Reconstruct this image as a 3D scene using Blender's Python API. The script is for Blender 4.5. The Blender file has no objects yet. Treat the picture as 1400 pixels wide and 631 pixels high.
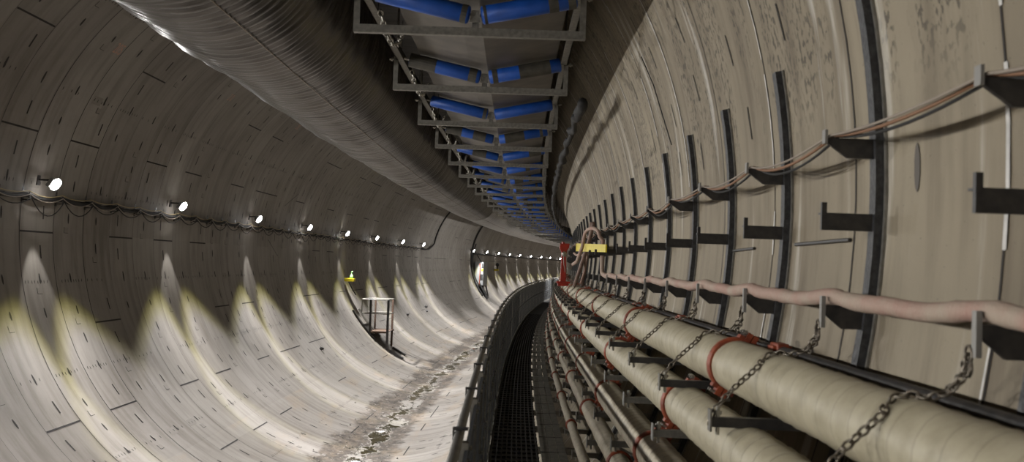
import bpy, math, random
from mathutils import Vector, Matrix
random.seed(7)
PI = math.pi
scene = bpy.context.scene
C = scene.collection

# ------------------------------------------------------------------ place frame
# Every position is given along the curved tunnel: s metres along it, u metres to the right of the
# walkway's left edge line, h metres above eye height; the walkway deck lies at z = 0.
EYE = 1.95
K0, K1 = 0.0017225, 1.16086e-5
UC, ZC, RT = -2.7037, 0.3738, 4.3578          # tunnel circle
DS = 0.25
S_MIN, S_MAX = -20.0, 175.0
def theta(s):
    return K0*s + K1*s*abs(s)/2
_X = {0: (0.0, 0.0)}
def _table():
    x = y = 0.0
    pts = {0: (0.0, 0.0)}
    n = int(S_MAX/DS)+2
    for i in range(n):
        t = theta((i+.5)*DS); x += math.sin(t)*DS; y += math.cos(t)*DS; pts[i+1] = (x, y)
    x = y = 0.0
    for i in range(int(-S_MIN/DS)+2):
        t = theta(-(i+.5)*DS); x -= math.sin(t)*DS; y -= math.cos(t)*DS; pts[-i-1] = (x, y)
    return pts
_P = _table()
def centre(s):
    f = s/DS; i = math.floor(f); a = f-i
    p, q = _P[i], _P[i+1]
    return p[0]*(1-a)+q[0]*a, p[1]*(1-a)+q[1]*a
def P(s, u, h):
    x, y = centre(s); t = theta(s)
    return Vector((x+u*math.cos(t), y-u*math.sin(t), h+EYE))
def wall_u(h, side):
    return UC + side*math.sqrt(RT*RT-(h-ZC)**2)
def W(s, deg, off=0.0):                        # a point on the lining, off metres inside it
    a = math.radians(deg)
    return P(s, UC+(RT-off)*math.cos(a), ZC+(RT-off)*math.sin(a))

# ------------------------------------------------------------------ camera, world, view
FPX, X0, YH, ROLL = 1336.5, 680.24, 362.12, 0.0352
cam_data = bpy.data.cameras.new('camera')
cam = bpy.data.objects.new('camera', cam_data); C.objects.link(cam)
cam_data.sensor_width = 36.0
cam_data.lens = FPX/1400*36.0
a_ = math.atan((X0-700)/FPX); al = math.atan((YH-315.5)/FPX)
fwd = Vector((-math.sin(a_)*math.cos(al), math.cos(a_)*math.cos(al), math.sin(al)))
r0 = Vector((math.cos(a_), math.sin(a_), 0)); up0 = r0.cross(fwd)
rr = r0*math.cos(ROLL)+up0*math.sin(ROLL); uu = up0*math.cos(ROLL)-r0*math.sin(ROLL)
M = Matrix((rr, uu, -fwd)).transposed().to_4x4(); M.translation = Vector((0, 0, EYE))
cam.matrix_world = M
cam_data.clip_start = 0.05; cam_data.clip_end = 400
cam_data.dof.use_dof = True; cam_data.dof.focus_distance = 26.0; cam_data.dof.aperture_fstop = 4.0
scene.camera = cam

world = bpy.data.worlds.new('world'); scene.world = world; world.use_nodes = True
world.node_tree.nodes['Background'].inputs[0].default_value = (0.9, 0.95, 1, 1)
world.node_tree.nodes['Background'].inputs[1].default_value = 0.004
scene.view_settings.view_transform = 'Standard'; scene.view_settings.look = 'None'
scene.view_settings.exposure = -0.08; scene.view_settings.gamma = 1.0
scene.view_settings.use_curve_mapping = False
BROAD_W, WING_W, LOBE_W = 1080.0, 1850.0, 270.0

# ------------------------------------------------------------------ materials
DIM = .78                                       # scales base colours down so less light bounces
def mat(name, col, rough=.7, metal=0.0, noise=0.0, nscale=8.0, bump=0.0, bscale=30.0, col2=None, spec=None, emis=None):
    m = bpy.data.materials.new(name); m.use_nodes = True
    col = tuple(c*DIM for c in col); col2 = tuple(c*DIM for c in col2) if col2 else None
    nt = m.node_tree; N = nt.nodes; L = nt.links; b = N['Principled BSDF']
    b.inputs['Roughness'].default_value = rough; b.inputs['Metallic'].default_value = metal
    b.inputs['Base Color'].default_value = (*col, 1)
    if spec is not None: b.inputs['Specular IOR Level'].default_value = spec
    if emis: b.inputs['Emission Color'].default_value = (*emis[0], 1); b.inputs['Emission Strength'].default_value = emis[1]
    tc = N.new('ShaderNodeTexCoord')
    if noise or col2:
        n = N.new('ShaderNodeTexNoise'); n.inputs['Scale'].default_value = nscale; n.inputs['Detail'].default_value = 5
        L.new(tc.outputs['Object'], n.inputs['Vector'])
        r = N.new('ShaderNodeMapRange'); r.inputs[1].default_value = .35; r.inputs[2].default_value = .65
        L.new(n.outputs[0], r.inputs[0])
        x = N.new('ShaderNodeMix'); x.data_type = 'RGBA'
        c2 = col2 or tuple(c*(1-noise) for c in col)
        x.inputs[6].default_value = (*col, 1); x.inputs[7].default_value = (*c2, 1)
        L.new(r.outputs[0], x.inputs[0]); L.new(x.outputs[2], b.inputs['Base Color'])
    if bump:
        n2 = N.new('ShaderNodeTexNoise'); n2.inputs['Scale'].default_value = bscale; n2.inputs['Detail'].default_value = 4
        L.new(tc.outputs['Object'], n2.inputs['Vector'])
        bp = N.new('ShaderNodeBump'); bp.inputs['Strength'].default_value = bump; bp.inputs['Distance'].default_value = .01
        L.new(n2.outputs[0], bp.inputs['Height']); L.new(bp.outputs[0], b.inputs['Normal'])
    return m

class NT:                                       # small helper for longer node graphs
    def __init__(s, m): s.nt = m.node_tree; s.N = s.nt.nodes; s.L = s.nt.links
    def node(s, t, **k):
        n = s.N.new(t)
        for a, v in k.items(): setattr(n, a, v)
        return n
    def put(s, sock, v):
        if hasattr(v, 'is_output') or isinstance(v, bpy.types.NodeSocket): s.L.new(v, sock)
        else: sock.default_value = v
    def math(s, op, a, b=None, c=None, clamp=False):
        n = s.node('ShaderNodeMath', operation=op, use_clamp=clamp)
        for i, v in enumerate((a, b, c)):
            if v is not None: s.put(n.inputs[i], v)
        return n.outputs[0]
    def noise(s, vec, scale, detail=4, rough=.5):
        n = s.node('ShaderNodeTexNoise'); s.put(n.inputs['Vector'], vec)
        n.inputs['Scale'].default_value = scale; n.inputs['Detail'].default_value = detail; n.inputs['Roughness'].default_value = rough
        return n.outputs[0]
    def comb(s, x, y, z=0.0):
        n = s.node('ShaderNodeCombineXYZ'); s.put(n.inputs[0], x); s.put(n.inputs[1], y); s.put(n.inputs[2], z); return n.outputs[0]
    def ramp(s, v, lo, hi, a=0.0, b=1.0):
        n = s.node('ShaderNodeMapRange'); n.interpolation_type = 'SMOOTHSTEP'
        s.put(n.inputs[0], v); n.inputs[1].default_value = lo; n.inputs[2].default_value = hi
        n.inputs[3].default_value = a; n.inputs[4].default_value = b; return n.outputs[0]
    def mix(s, f, a, b):
        n = s.node('ShaderNodeMix', data_type='RGBA'); s.put(n.inputs[0], f)
        s.put(n.inputs[6], a if not isinstance(a, tuple) else (*a, 1)); s.put(n.inputs[7], b if not isinstance(b, tuple) else (*b, 1))
        return n.outputs[2]

def concrete(name, base, dark, ring=1.0, ring0=0.0, floor=False, speckle=False):
    m = bpy.data.materials.new(name); m.use_nodes = True; g = NT(m); b = g.N['Principled BSDF']
    uv = g.node('ShaderNodeUVMap'); uv.uv_map = 'UVMap'
    sp = g.node('ShaderNodeSeparateXYZ'); g.L.new(uv.outputs[0], sp.inputs[0]); s, a = sp.outputs[0], sp.outputs[1]
    rid = g.math('FLOOR', g.math('DIVIDE', g.math('SUBTRACT', s, ring0), ring))
    sid = g.math('FLOOR', g.math('DIVIDE', g.math('ADD', a, 30.0), 60.0 if speckle else 4.38))
    wn = g.node('ShaderNodeTexWhiteNoise', noise_dimensions='2D'); g.L.new(g.comb(rid, sid), wn.inputs['Vector'])
    tone = g.ramp(wn.outputs[0], 0, 1, 0.0, .55)
    cloud = g.noise(uv.outputs[0], .55, 5, .6)
    streak = g.noise(g.comb(g.math('MULTIPLY', s, 5.0), g.math('MULTIPLY', a, .55)), 1.0, 4, .6)
    f = g.math('ADD', g.math('MULTIPLY', tone, .45), g.math('MULTIPLY', g.ramp(cloud, .3, .72), .4))
    f = g.math('ADD', f, g.math('MULTIPLY', g.ramp(streak, .42, .7), .5), clamp=True)
    col = g.mix(f, base, dark)
    rough = .72
    fine = g.noise(uv.outputs[0], 14, 5, .6)
    hgt = fine
    if speckle:
        # mould spots and mineral runs high on the near side
        run = g.noise(g.comb(g.math('MULTIPLY', s, 3.3), g.math('MULTIPLY', a, .5)), 1.0, 5, .62)
        vo = g.node('ShaderNodeTexNoise'); g.put(vo.inputs['Vector'], g.comb(g.math('MULTIPLY', s, 30), g.math('MULTIPLY', a, 16)))
        vo.inputs['Scale'].default_value = 1; vo.inputs['Detail'].default_value = 3
        area = g.math('MULTIPLY', g.ramp(run, .44, .56), g.ramp(a, .25, .7))
        spots = g.math('MULTIPLY', g.ramp(vo.outputs[0], .52, .58), area)
        col = g.mix(g.math('MULTIPLY', spots, .8), col, (.05, .042, .03))
        run2 = g.noise(g.comb(g.math('MULTIPLY', s, 4.0), g.math('MULTIPLY', a, .35), 7.0), 1.0, 4, .6)
        col = g.mix(g.math('MULTIPLY', g.ramp(run2, .56, .68), .45), col, (.62, .6, .55))
        run3 = g.noise(g.comb(g.math('MULTIPLY', s, 6.5), g.math('MULTIPLY', a, .6), 3.0), 1.0, 5, .6)
        col = g.mix(g.math('MULTIPLY', g.math('MULTIPLY', g.ramp(run3, .52, .66), g.ramp(a, .2, 1.2)), .6), col, (.13, .105, .075))
        pin = g.noise(g.comb(g.math('MULTIPLY', s, 60), g.math('MULTIPLY', a, 60)), 1.0, 2)
        col = g.mix(g.ramp(pin, .70, .74, 0, .6), col, (.06, .05, .04))
    if floor:
        # mud, crust and standing water along the invert; arc length grows from the left side
        wob = g.noise(g.comb(g.math('MULTIPLY', s, .9), g.math('MULTIPLY', a, 1.2)), 1.0, 6, .65)
        aa = g.math('ADD', a, g.math('MULTIPLY', g.math('SUBTRACT', wob, .5), 1.3))
        mud = g.math('MULTIPLY', g.ramp(aa, 19.35, 19.6), g.ramp(aa, 20.75, 21.0, 1, 0))
        mudn = g.noise(uv.outputs[0], 3.2, 6, .7)
        mc = g.mix(g.ramp(mudn, .38, .62), (.12, .098, .078), (.05, .041, .033))
        crust = g.noise(uv.outputs[0], 9.0, 5, .7)
        mc = g.mix(g.ramp(crust, .57, .63, 0, .8), mc, (.27, .25, .22))
        col = g.mix(mud, col, mc)
        w2 = g.noise(g.comb(g.math('MULTIPLY', s, 1.1), g.math('MULTIPLY', a, 1.4), 5.0), 1.0, 5, .7)
        ab = g.math('ADD', a, g.math('MULTIPLY', g.math('SUBTRACT', w2, .5), 1.6))
        wat = g.math('MULTIPLY', g.ramp(ab, 20.12, 20.17), g.ramp(ab, 20.38, 20.43, 1, 0))
        brk = g.noise(g.comb(g.math('MULTIPLY', s, .7), a, 9.0), 1.0, 4, .6)
        wat = g.math('MULTIPLY', wat, g.ramp(brk, .42, .46))
        edge = g.math('MULTIPLY', g.ramp(ab, 20.06, 20.11), g.ramp(ab, 20.44, 20.49, 1, 0))
        col = g.mix(g.math('MULTIPLY', edge, .75), col, (.33, .31, .28))
        col = g.mix(wat, col, (.045, .038, .02))
        stain = g.noise(g.comb(g.math('MULTIPLY', s, .5), g.math('MULTIPLY', a, 1.5), 2.0), 1.0, 5, .6)
        col = g.mix(g.math('MULTIPLY', g.ramp(stain, .5, .68), .35), col, (.27, .2, .13))
        rr_ = g.math('SUBTRACT', .62, g.math('MULTIPLY', wat, .57))
        g.L.new(rr_, b.inputs['Roughness'])
        hgt = g.math('ADD', g.math('MULTIPLY', fine, g.math('SUBTRACT', 1.0, wat)), g.math('MULTIPLY', g.math('MULTIPLY', crust, mud), g.math('MULTIPLY', g.math('SUBTRACT', 1.0, wat), 3.0)))
    else:
        b.inputs['Roughness'].default_value = rough
    b.inputs['Specular IOR Level'].default_value = .35
    g.L.new(col, b.inputs['Base Color'])
    bp = g.node('ShaderNodeBump'); bp.inputs['Strength'].default_value = .35; bp.inputs['Distance'].default_value = .008
    g.L.new(hgt, bp.inputs['Height']); g.L.new(bp.outputs[0], b.inputs['Normal'])
    return m

LIN = concrete('pale lining concrete', (.255, .234, .208), (.15, .132, .112), 1.0)
LINF = concrete('invert concrete', (.255, .234, .208), (.15, .132, .112), 1.0, floor=True)
LINR = concrete('right lining concrete', (.26, .222, .158), (.13, .105, .072), 1.38, .41, speckle=True)
SEAM = mat('dark joint gasket', (.035, .03, .027), .9)  # dark strips along the ring and segment joints
SEAM2 = mat('fine joint', (.13, .115, .10), .9)
WHITE_RUN = mat('white mineral crust', (.72, .70, .66), .8, noise=.3, nscale=12)
POCKET = mat('painted pocket shade', (.035, .03, .026), .9)  # shade inside the pockets, painted as flat dark patches on the lining
SCUFF = mat('embossed square', (.265, .24, .21), .9)
GALV = mat('galvanised steel', (.30, .285, .25), .5, .55, noise=.35, nscale=25)
GALVD = mat('dull galvanised steel', (.21, .195, .165), .6, .4, noise=.4, nscale=20)
BLACKS = mat('black coated steel', (.016, .016, .018), .5, .0, col2=(.05, .05, .052), nscale=40, bump=.4, bscale=60)
BLACKA = mat('dark bracket steel', (.022, .021, .021), .45, .1, col2=(.045, .04, .036), nscale=25)
TIPM = mat('cut steel edge', (.27, .26, .24), .5, .3)
WRAP = mat('cream pipe wrap', (.48, .42, .29), .5, 0, col2=(.38, .33, .22), nscale=6, bump=.5, bscale=35)
WRAP2 = mat('weathered pipe wrap', (.48, .42, .32), .55, 0, col2=(.33, .28, .20), nscale=9, bump=.5, bscale=35)
RED = mat('red coupling paint', (.34, .07, .024), .5, 0, col2=(.18, .035, .015), nscale=18)
REDB = mat('bright red valve paint', (.45, .03, .015), .4, 0, noise=.35, nscale=9)
YEL = mat('yellow paint', (.72, .58, .01), .5, 0, noise=.15, nscale=14)
PINK = mat('pink fire hose', (.42, .335, .26), .75, 0, col2=(.40, .245, .195), nscale=5, bump=.5, bscale=70)
HOSE = mat('brown rubber hose', (.26, .17, .13), .6, 0, noise=.3, nscale=10)
BOLT = mat('zinc bolt', (.45, .43, .38), .35, .8)
CHAIN = mat('rusty chain steel', (.30, .27, .22), .45, .7, col2=(.14, .11, .08), nscale=60)
BLUE = mat('blue roller shell', (.012, .10, .50), .45, 0, noise=.3, nscale=7)
ROLD = mat('worn grimy roller band', (.075, .068, .052), .6, 0, noise=.4, nscale=12)
BELT = mat('grey rubber belt', (.14, .122, .10), .55, 0, col2=(.085, .075, .062), nscale=4)
DUCT = bpy.data.materials.new('grey duct fabric')
PANEL = mat('dark railing steel', (.014, .018, .024), .6, .0, col2=(.026, .028, .03), nscale=6)
DECK = mat('dark walkway mesh', (.022, .018, .014), .6, .2, noise=.4, nscale=10)
PLANK = mat('grey plank', (.13, .118, .09), .75, 0, noise=.45, nscale=12)
RAILM = mat('handrail tube', (.16, .15, .13), .5, .4, noise=.3, nscale=10)
CABB = mat('black cable', (.016, .015, .014), .8)
CABO = mat('orange brown cable', (.24, .12, .06), .6)
CABG = mat('grey beige cable', (.30, .25, .20), .55)
CABY = mat('yellowish lamp cable', (.42, .33, .17), .6)
WHITEP = mat('white enclosure paint', (.22, .225, .22), .6)
LABELM = mat('pinkish stencil paint', (.55, .30, .22), .8)
WOODM = mat('rust brown post', (.13, .075, .045), .7, 0, noise=.5, nscale=14)
GREENM = mat('pale green beacon glass', (.30, .62, .22), .25)
LENS = mat('lamp lens', (1, 1, 1), .4, emis=((1, .98, .97), 60.0))
LHOUSE = mat('lamp housing', (.30, .30, .30), .5)

def duct_mat():
    m = DUCT; m.use_nodes = True; g = NT(m); b = g.N['Principled BSDF']
    uv = g.node('ShaderNodeUVMap'); uv.uv_map = 'UVMap'
    sp = g.node('ShaderNodeSeparateXYZ'); g.L.new(uv.outputs[0], sp.inputs[0])
    n = g.noise(g.comb(g.math('MULTIPLY', sp.outputs[0], 9.0), g.math('MULTIPLY', sp.outputs[1], .7)), 1.0, 5, .65)
    n2 = g.noise(uv.outputs[0], .8, 4)
    col = g.mix(g.ramp(n, .35, .7), (.15, .137, .128), (.04, .035, .031))
    col = g.mix(g.ramp(n2, .45, .75, 0, .5), col, (.10, .085, .075))
    g.L.new(col, b.inputs['Base Color']); b.inputs['Roughness'].default_value = .3; b.inputs['Metallic'].default_value = .7
    bp = g.node('ShaderNodeBump'); bp.inputs['Strength'].default_value = .6; bp.inputs['Distance'].default_value = .012
    g.L.new(n, bp.inputs['Height']); g.L.new(bp.outputs[0], b.inputs['Normal'])
duct_mat()

# ------------------------------------------------------------------ mesh helpers
roots = {}
def frame_at(s, u, h):
    t = theta(s)
    m = Matrix.Rotation(-t, 4, 'Z'); m.translation = P(s, u, h); return m
def tag(o, label=None, cat=None, group=None, kind=None):
    if label: o['label'] = label
    if cat: o['category'] = cat
    if group: o['group'] = group
    if kind: o['kind'] = kind
    return o
def thing(name, label, cat, s=0, u=0, h=0, group=None):
    o = bpy.data.objects.new(name, None); C.objects.link(o)
    m = frame_at(s, u, h); o.matrix_world = m; roots[o.name] = m
    o.empty_display_size = .1
    return tag(o, label, cat, group)

class MB:
    def __init__(s): s.v = []; s.f = []; s.mi = []; s.uv = []
    def add(s, vs, fs, mi=0, uvs=None):
        o = len(s.v); s.v += [tuple(x) for x in vs]
        for k, f in enumerate(fs):
            s.f.append(tuple(i+o for i in f)); s.mi.append(mi)
            s.uv.append([uvs[i] for i in f] if uvs else [(0, 0)]*len(f))
    def box(s, m, x0, x1, y0, y1, z0, z1, mi=0):           # m: matrix placing the box
        vs = [m @ Vector((x, y, z)) for x in (x0, x1) for y in (y0, y1) for z in (z0, z1)]
        s.add(vs, [(0, 1, 3, 2), (4, 6, 7, 5), (0, 4, 5, 1), (2, 3, 7, 6), (0, 2, 6, 4), (1, 5, 7, 3)], mi)
    def cbox(s, s0, s1, u0, u1, h0, h1, n=None, mi=0):    # box following the curve
        n = n or max(1, int((s1-s0)/1.0))
        vs = []; fs = []
        for i in range(n+1):
            t = s0+(s1-s0)*i/n
            vs += [P(t, u0, h0), P(t, u1, h0), P(t, u1, h1), P(t, u0, h1)]
        for i in range(n):
            o = 4*i
            for k in range(4):
                fs.append((o+k, o+(k+1) % 4, o+4+(k+1) % 4, o+4+k))
        fs += [(3, 2, 1, 0), (4*n, 4*n+1, 4*n+2, 4*n+3)]
        s.add(vs, fs, mi)
    def tube(s, pts, r, n=8, mi=0, caps=True, closed=False):
        pts = [Vector(p) for p in pts]; L = len(pts); vs = []; fs = []
        prev = None
        for i, p in enumerate(pts):
            if closed: d = pts[(i+1) % L]-pts[i-1]
            else: d = pts[min(i+1, L-1)]-pts[max(i-1, 0)]
            if d.length < 1e-9: d = Vector((0, 0, 1))
            d.normalize()
            ref = prev if prev is not None else (Vector((0, 0, 1)) if abs(d.z) < .9 else Vector((1, 0, 0)))
            a = ref-d*ref.dot(d)
            if a.length < 1e-6: a = d.orthogonal()
            a.normalize(); b = d.cross(a); prev = a
            rr = r[i] if isinstance(r, (list, tuple)) else r
            for k in range(n):
                q = 2*PI*k/n; vs.append(p+(a*math.cos(q)+b*math.sin(q))*rr)
        m = L if closed else L-1
        for i in range(m):
            for k in range(n):
                j = (i+1) % L
                fs.append((i*n+k, i*n+(k+1) % n, j*n+(k+1) % n, j*n+k))
        if caps and not closed:
            fs += [tuple(range(n))[::-1], tuple((L-1)*n+k for k in range(n))]
        s.add(vs, fs, mi)
    def lathe(s, m, prof, n=16, mi=0):                    # profile (r, z) about the matrix' z axis
        vs = []; fs = []
        for r, z in prof:
            for k in range(n):
                q = 2*PI*k/n; vs.append(m @ Vector((r*math.cos(q), r*math.sin(q), z)))
        for i in range(len(prof)-1):
            for k in range(n):
                fs.append((i*n+k, i*n+(k+1) % n, (i+1)*n+(k+1) % n, (i+1)*n+k))
        fs += [tuple(range(n))[::-1], tuple((len(prof)-1)*n+k for k in range(n))]
        s.add(vs, fs, mi)
    def prism(s, m, poly, y0, y1, mi=0):                  # polygon in x-z, extruded along y
        n = len(poly)
        vs = [m @ Vector((x, y0, z)) for x, z in poly]+[m @ Vector((x, y1, z)) for x, z in poly]
        fs = [tuple(range(n)), tuple(range(n, 2*n))[::-1]]+[(i, i+n, (i+1) % n+n, (i+1) % n) for i in range(n)]
        s.add(vs, fs, mi)
    def build(s, name, mats, parent=None, smooth=False, bevel=0):
        if not isinstance(mats, (list, tuple)): mats = [mats]
        me = bpy.data.meshes.new(name)
        if parent is not None:
            r = parent
            while r.parent: r = r.parent
            inv = roots[r.name].inverted(); vs = [inv @ Vector(p) for p in s.v]; org = None
        else:
            n = max(1, len(s.v)); org = Vector((sum(p[0] for p in s.v)/n, sum(p[1] for p in s.v)/n, min(p[2] for p in s.v)))
            vs = [Vector(p)-org for p in s.v]
        me.from_pydata(vs, [], s.f)
        for m in mats: me.materials.append(m)
        me.polygons.foreach_set('material_index', s.mi)
        uvl = me.uv_layers.new(name='UVMap')
        flat = [c for f in s.uv for p in f for c in p]; uvl.data.foreach_set('uv', flat)
        if smooth: me.polygons.foreach_set('use_smooth', [True]*len(s.f))
        me.update()
        o = bpy.data.objects.new(name, me); C.objects.link(o)
        if parent is not None: o.parent = parent
        else:
            o.location = org; roots[o.name] = Matrix.Translation(org)
        if bevel:
            b = o.modifiers.new('bevel', 'BEVEL'); b.width = bevel; b.segments = 2; b.limit_method = 'ANGLE'
        return o

def copy_tree(o, parent=None):
    c = o.copy(); C.objects.link(c)
    if parent is not None: c.parent = parent
    for ch in o.children: copy_tree(ch, c)
    return c
def place_copy(root, s, u, h):
    c = copy_tree(root); m = frame_at(s, u, h); c.matrix_world = m; roots[c.name] = m; return c
ONES = ['', 'first', 'second', 'third', 'fourth', 'fifth', 'sixth', 'seventh', 'eighth', 'ninth', 'tenth', 'eleventh', 'twelfth', 'thirteenth', 'fourteenth', 'fifteenth', 'sixteenth', 'seventeenth', 'eighteenth', 'nineteenth']
TENS = {2: ('twentieth', 'twenty'), 3: ('thirtieth', 'thirty'), 4: ('fortieth', 'forty'), 5: ('fiftieth', 'fifty'), 6: ('sixtieth', 'sixty')}
def nth(n):
    if n < 20: return ONES[n]
    t, o = divmod(n, 10)
    return TENS[t][0] if o == 0 else TENS[t][1]+' '+ONES[o]

# ------------------------------------------------------------------ tunnel lining
def arc_of(deg): return math.radians(deg)*RT
def lining(name, d0, d1, material, marks):
    mb = MB(); st = 2.5; n = int(round((d1-d0)/st))
    svals = []; x = -16.0
    while x < 172: svals.append(x); x += .5 if x < 60 else 1.0
    vs = []; uvs = []; fs = []
    for s in svals:
        for k in range(n+1):
            d = d0+(d1-d0)*k/n; vs.append(W(s, d)); uvs.append((s, arc_of(d)))
    for i in range(len(svals)-1):
        for k in range(n):
            a = i*(n+1)+k; fs.append((a, a+n+1, a+n+2, a+1))
    mb.add(vs, fs, 0, uvs)
    marks(mb, d0, d1)
    o = mb.build(name, [material, SEAM, POCKET, SCUFF, WHITE_RUN, SEAM2, LABELM], smooth=True)
    o.data.polygons.foreach_set('use_smooth', [m == 0 for m in mb.mi])
    return tag(o, kind='structure')
OFF = .004
def arc_strip(mb, s, w, d0, d1, mi, s1=None, off=OFF):
    n = max(1, int(abs(d1-d0)/2.5)); vs = []; fs = []
    s1 = s if s1 is None else s1
    for k in range(n+1):
        d = d0+(d1-d0)*k/n; c = s+(s1-s)*k/n
        vs += [W(c-w/2, d, off), W(c+w/2, d, off)]
    for k in range(n): fs.append((2*k, 2*k+1, 2*k+3, 2*k+2))
    mb.add(vs, fs, mi)
def bar(mb, s0, s1, deg, w, mi, off=OFF):
    dw = math.degrees(w/RT)/2
    mb.add([W(s0, deg-dw, off), W(s1, deg-dw, off), W(s1, deg+dw, off), W(s0, deg+dw, off)], [(0, 1, 2, 3)], mi)
def leaf(mb, s, deg, ln, w, mi=2, ds=0.0):
    dl = math.degrees(ln/RT)/2; pts = []
    for k in range(10):
        q = 2*PI*k/10; pts.append(W(s+w/2*math.sin(q)+ds*math.cos(q), deg+dl*math.cos(q), OFF+.001))
    mb.add(pts, [tuple(range(10))], mi)
def slot(mb, s, deg, ln, w, mi=2, lean=0.0):
    dl = math.degrees(ln/RT)/2
    mb.add([W(s-w/2-lean, deg-dl, OFF+.001), W(s+w/2-lean, deg-dl, OFF+.001), W(s+w/2+lean, deg+dl, OFF+.001), W(s-w/2+lean, deg+dl, OFF+.001)], [(0, 1, 2, 3)], mi)

KNOWN = {12: 1, 13: 2, 14: 0, 15: 2, 16: 1, 17: 0, 18: 2, 19: 0, 20: 2, 21: 0, 22: 1, 23: 2, 24: 1, 25: 2, 26: 2, 27: 0, 28: 2}
PITCH = 19.22
rng = random.Random(11)
RTYPE = {r: KNOWN.get(r, rng.randint(0, 2)) for r in range(-18, 175)}
def left_marks(mb, d0, d1):
    for r in range(-16, 172):
        R_ = random.Random(r*13+5)
        far = r > 75
        arc_strip(mb, r, .016 if R_.random() < .45 else .009, d0, d1, 1 if (r in (13, 14, 19) or R_.random() < .3) else 5)
        t = RTYPE[r]; base = 124.0+PITCH*t
        key = R_.randint(0, 5)
        for m in range(-1, 6):
            j = base+57.66*m
            if d0+.4 < j < d1-.4:
                if R_.random() < .12 and r > 14 and r != 20:
                    lean = R_.choice((-1, 1))*3.0                         # slanted key joint
                    n = 4
                    vs = []
                    for k in range(n+1):
                        q = k/n; vs += [W(r+q, j-lean+2*lean*q-.12, OFF), W(r+q, j-lean+2*lean*q+.12, OFF)]
                    mb.add(vs, [(2*k, 2*k+1, 2*k+3, 2*k+2) for k in range(n)], 1)
                else:
                    bar(mb, r+.01, r+.99, j, .026, 1)
                if not far:
                    for dd, fs_ in ((-3.9, .52), (3.9, .50)):
                        if d0+2 < j+dd < d1-2: slot(mb, r+fs_+R_.uniform(-.25, .3), j+dd, .20, .035, lean=.008)
            # grout pockets between the joints, flat patches in the painted shade colour
            if not far:
                for q in range(3):
                    c = j+PITCH*q
                    for dd, fr in ((9.2, .5), (-3.2 if q else 99, .47)):
                        p = c+dd
                        if d0+2 < p < d1-2 and R_.random() < .85:
                            leaf(mb, r+fr+R_.uniform(-.03, .03), p, R_.uniform(.12, .2), .05, 2, .006)
                            if R_.random() < .45:                          # small square embossing beside
                                e = p+3.0
                                if d0+2 < e < d1-2:
                                    bar(mb, r+fr-.12, r+fr+.02, e, .012, 2); slot(mb, r+fr-.12, e-.6, .09, .014)
                                    mb.add([W(r+fr-.11, e-1.1, OFF), W(r+fr+.02, e-1.1, OFF), W(r+fr+.02, e, OFF), W(r+fr-.11, e, OFF)], [(0, 1, 2, 3)], 3)
        # rows of small bolt holes
        if r < 70:
            for row in (114.6, 133.8, 153.0, 172.3, 191.5, 210.2, 229.7, 248.5, 268, 287):
                if d0+1 < row < d1-1 and R_.random() < .8:
                    n = R_.choice((3, 4, 6, 8)); x = R_.uniform(.05, .2)
                    for k in range(n):
                        xx = r+x+(k+R_.uniform(-.1, .1))*.75/n
                        leaf(mb, xx, row+R_.uniform(-.1, .1), .055, .018)
                    if R_.random() < .25:
                        mb.add([W(r+x-.05, row-.9, OFF), W(r+x+.25, row-.9, OFF), W(r+x+.25, row+.9, OFF), W(r+x-.05, row+.9, OFF)], [(0, 1, 2, 3)], 3)
def right_marks(mb, d0, d1):
    for k in range(-8, 110):
        s = 1.38*k+.41; R_ = random.Random(k*7+3)
        if k in (2, 4, 7): 
            arc_strip(mb, s, .012, d0, d1, 1)
            a = d0+8
            while a < min(d1, 40):                                        # broken white crust on the seam
                b = a+R_.uniform(2, 9); arc_strip(mb, s+R_.uniform(-.01, .01), R_.uniform(.012, .03), a, b, 4, off=OFF+.002); a = b+R_.uniform(.5, 4)
        else:
            arc_strip(mb, s, .013, d0, d1, 1 if k == 3 else 5)
            if R_.random() < .35: arc_strip(mb, s+.02, .02, 5, 30, 4, off=OFF+.002)
        if k > 2:
            for dd in (8.5, 14.5, 21.5, 27.5):
                if R_.random() < .7: slot(mb, s+R_.uniform(.3, .9), dd+R_.uniform(-1, 1), .22, .02, lean=.01)
            if R_.random() < .4:
                for q in range(4): leaf(mb, s+.3+q*.12, 12, .09, .02)
    leaf(mb, 3.87, .95, .20, .055, 5)
    # round rod lying in a groove between two brackets
tag_lin = lining
lining('wall_left', 125, 235, LIN, left_marks)
lining('ceiling', 55, 125, LIN, left_marks)
lining('floor', 235, 312, LINF, left_marks)
lining('wall_right', -48, 55, LINR, right_marks)

# stencilled ring numbers on the lining
def stencil(txt, s, deg, height, adv):
    cu = bpy.data.curves.new('ring_number', 'FONT'); cu.body = txt; cu.size = 1.0; cu.align_x = 'CENTER'; cu.align_y = 'CENTER'
    cu.resolution_u = 3
    tmp = bpy.data.objects.new('ring_number', cu); C.objects.link(tmp)
    bpy.context.view_layer.update()
    me = bpy.data.meshes.new_from_object(tmp.evaluated_get(bpy.context.evaluated_depsgraph_get()))
    bpy.data.objects.remove(tmp)
    mb = MB()
    vs = [W(s+v.co.x*adv, deg-math.degrees(v.co.y*height/RT), .006) for v in me.vertices]
    mb.add(vs, [tuple(p.vertices) for p in me.polygons])
    return mb.build('ring_number', LABELM)
tag(stencil('205', 14.83, 141.4, .27, .17), 'pinkish stencilled 205 high on the lining, nearest of the stencilled ring numbers', 'stencilled number', 'ring numbers on the lining')
tag(stencil('210', 19.98, 138.7, .25, .14), 'faint pinkish stencilled ring number beside the duct edge, second from the nearest', 'stencilled number', 'ring numbers on the lining')
tag(stencil('215', 25.1, 136.4, .22, .13), 'faint small stencilled ring number tucked by the duct, third from the nearest', 'stencilled number', 'ring numbers on the lining')

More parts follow.
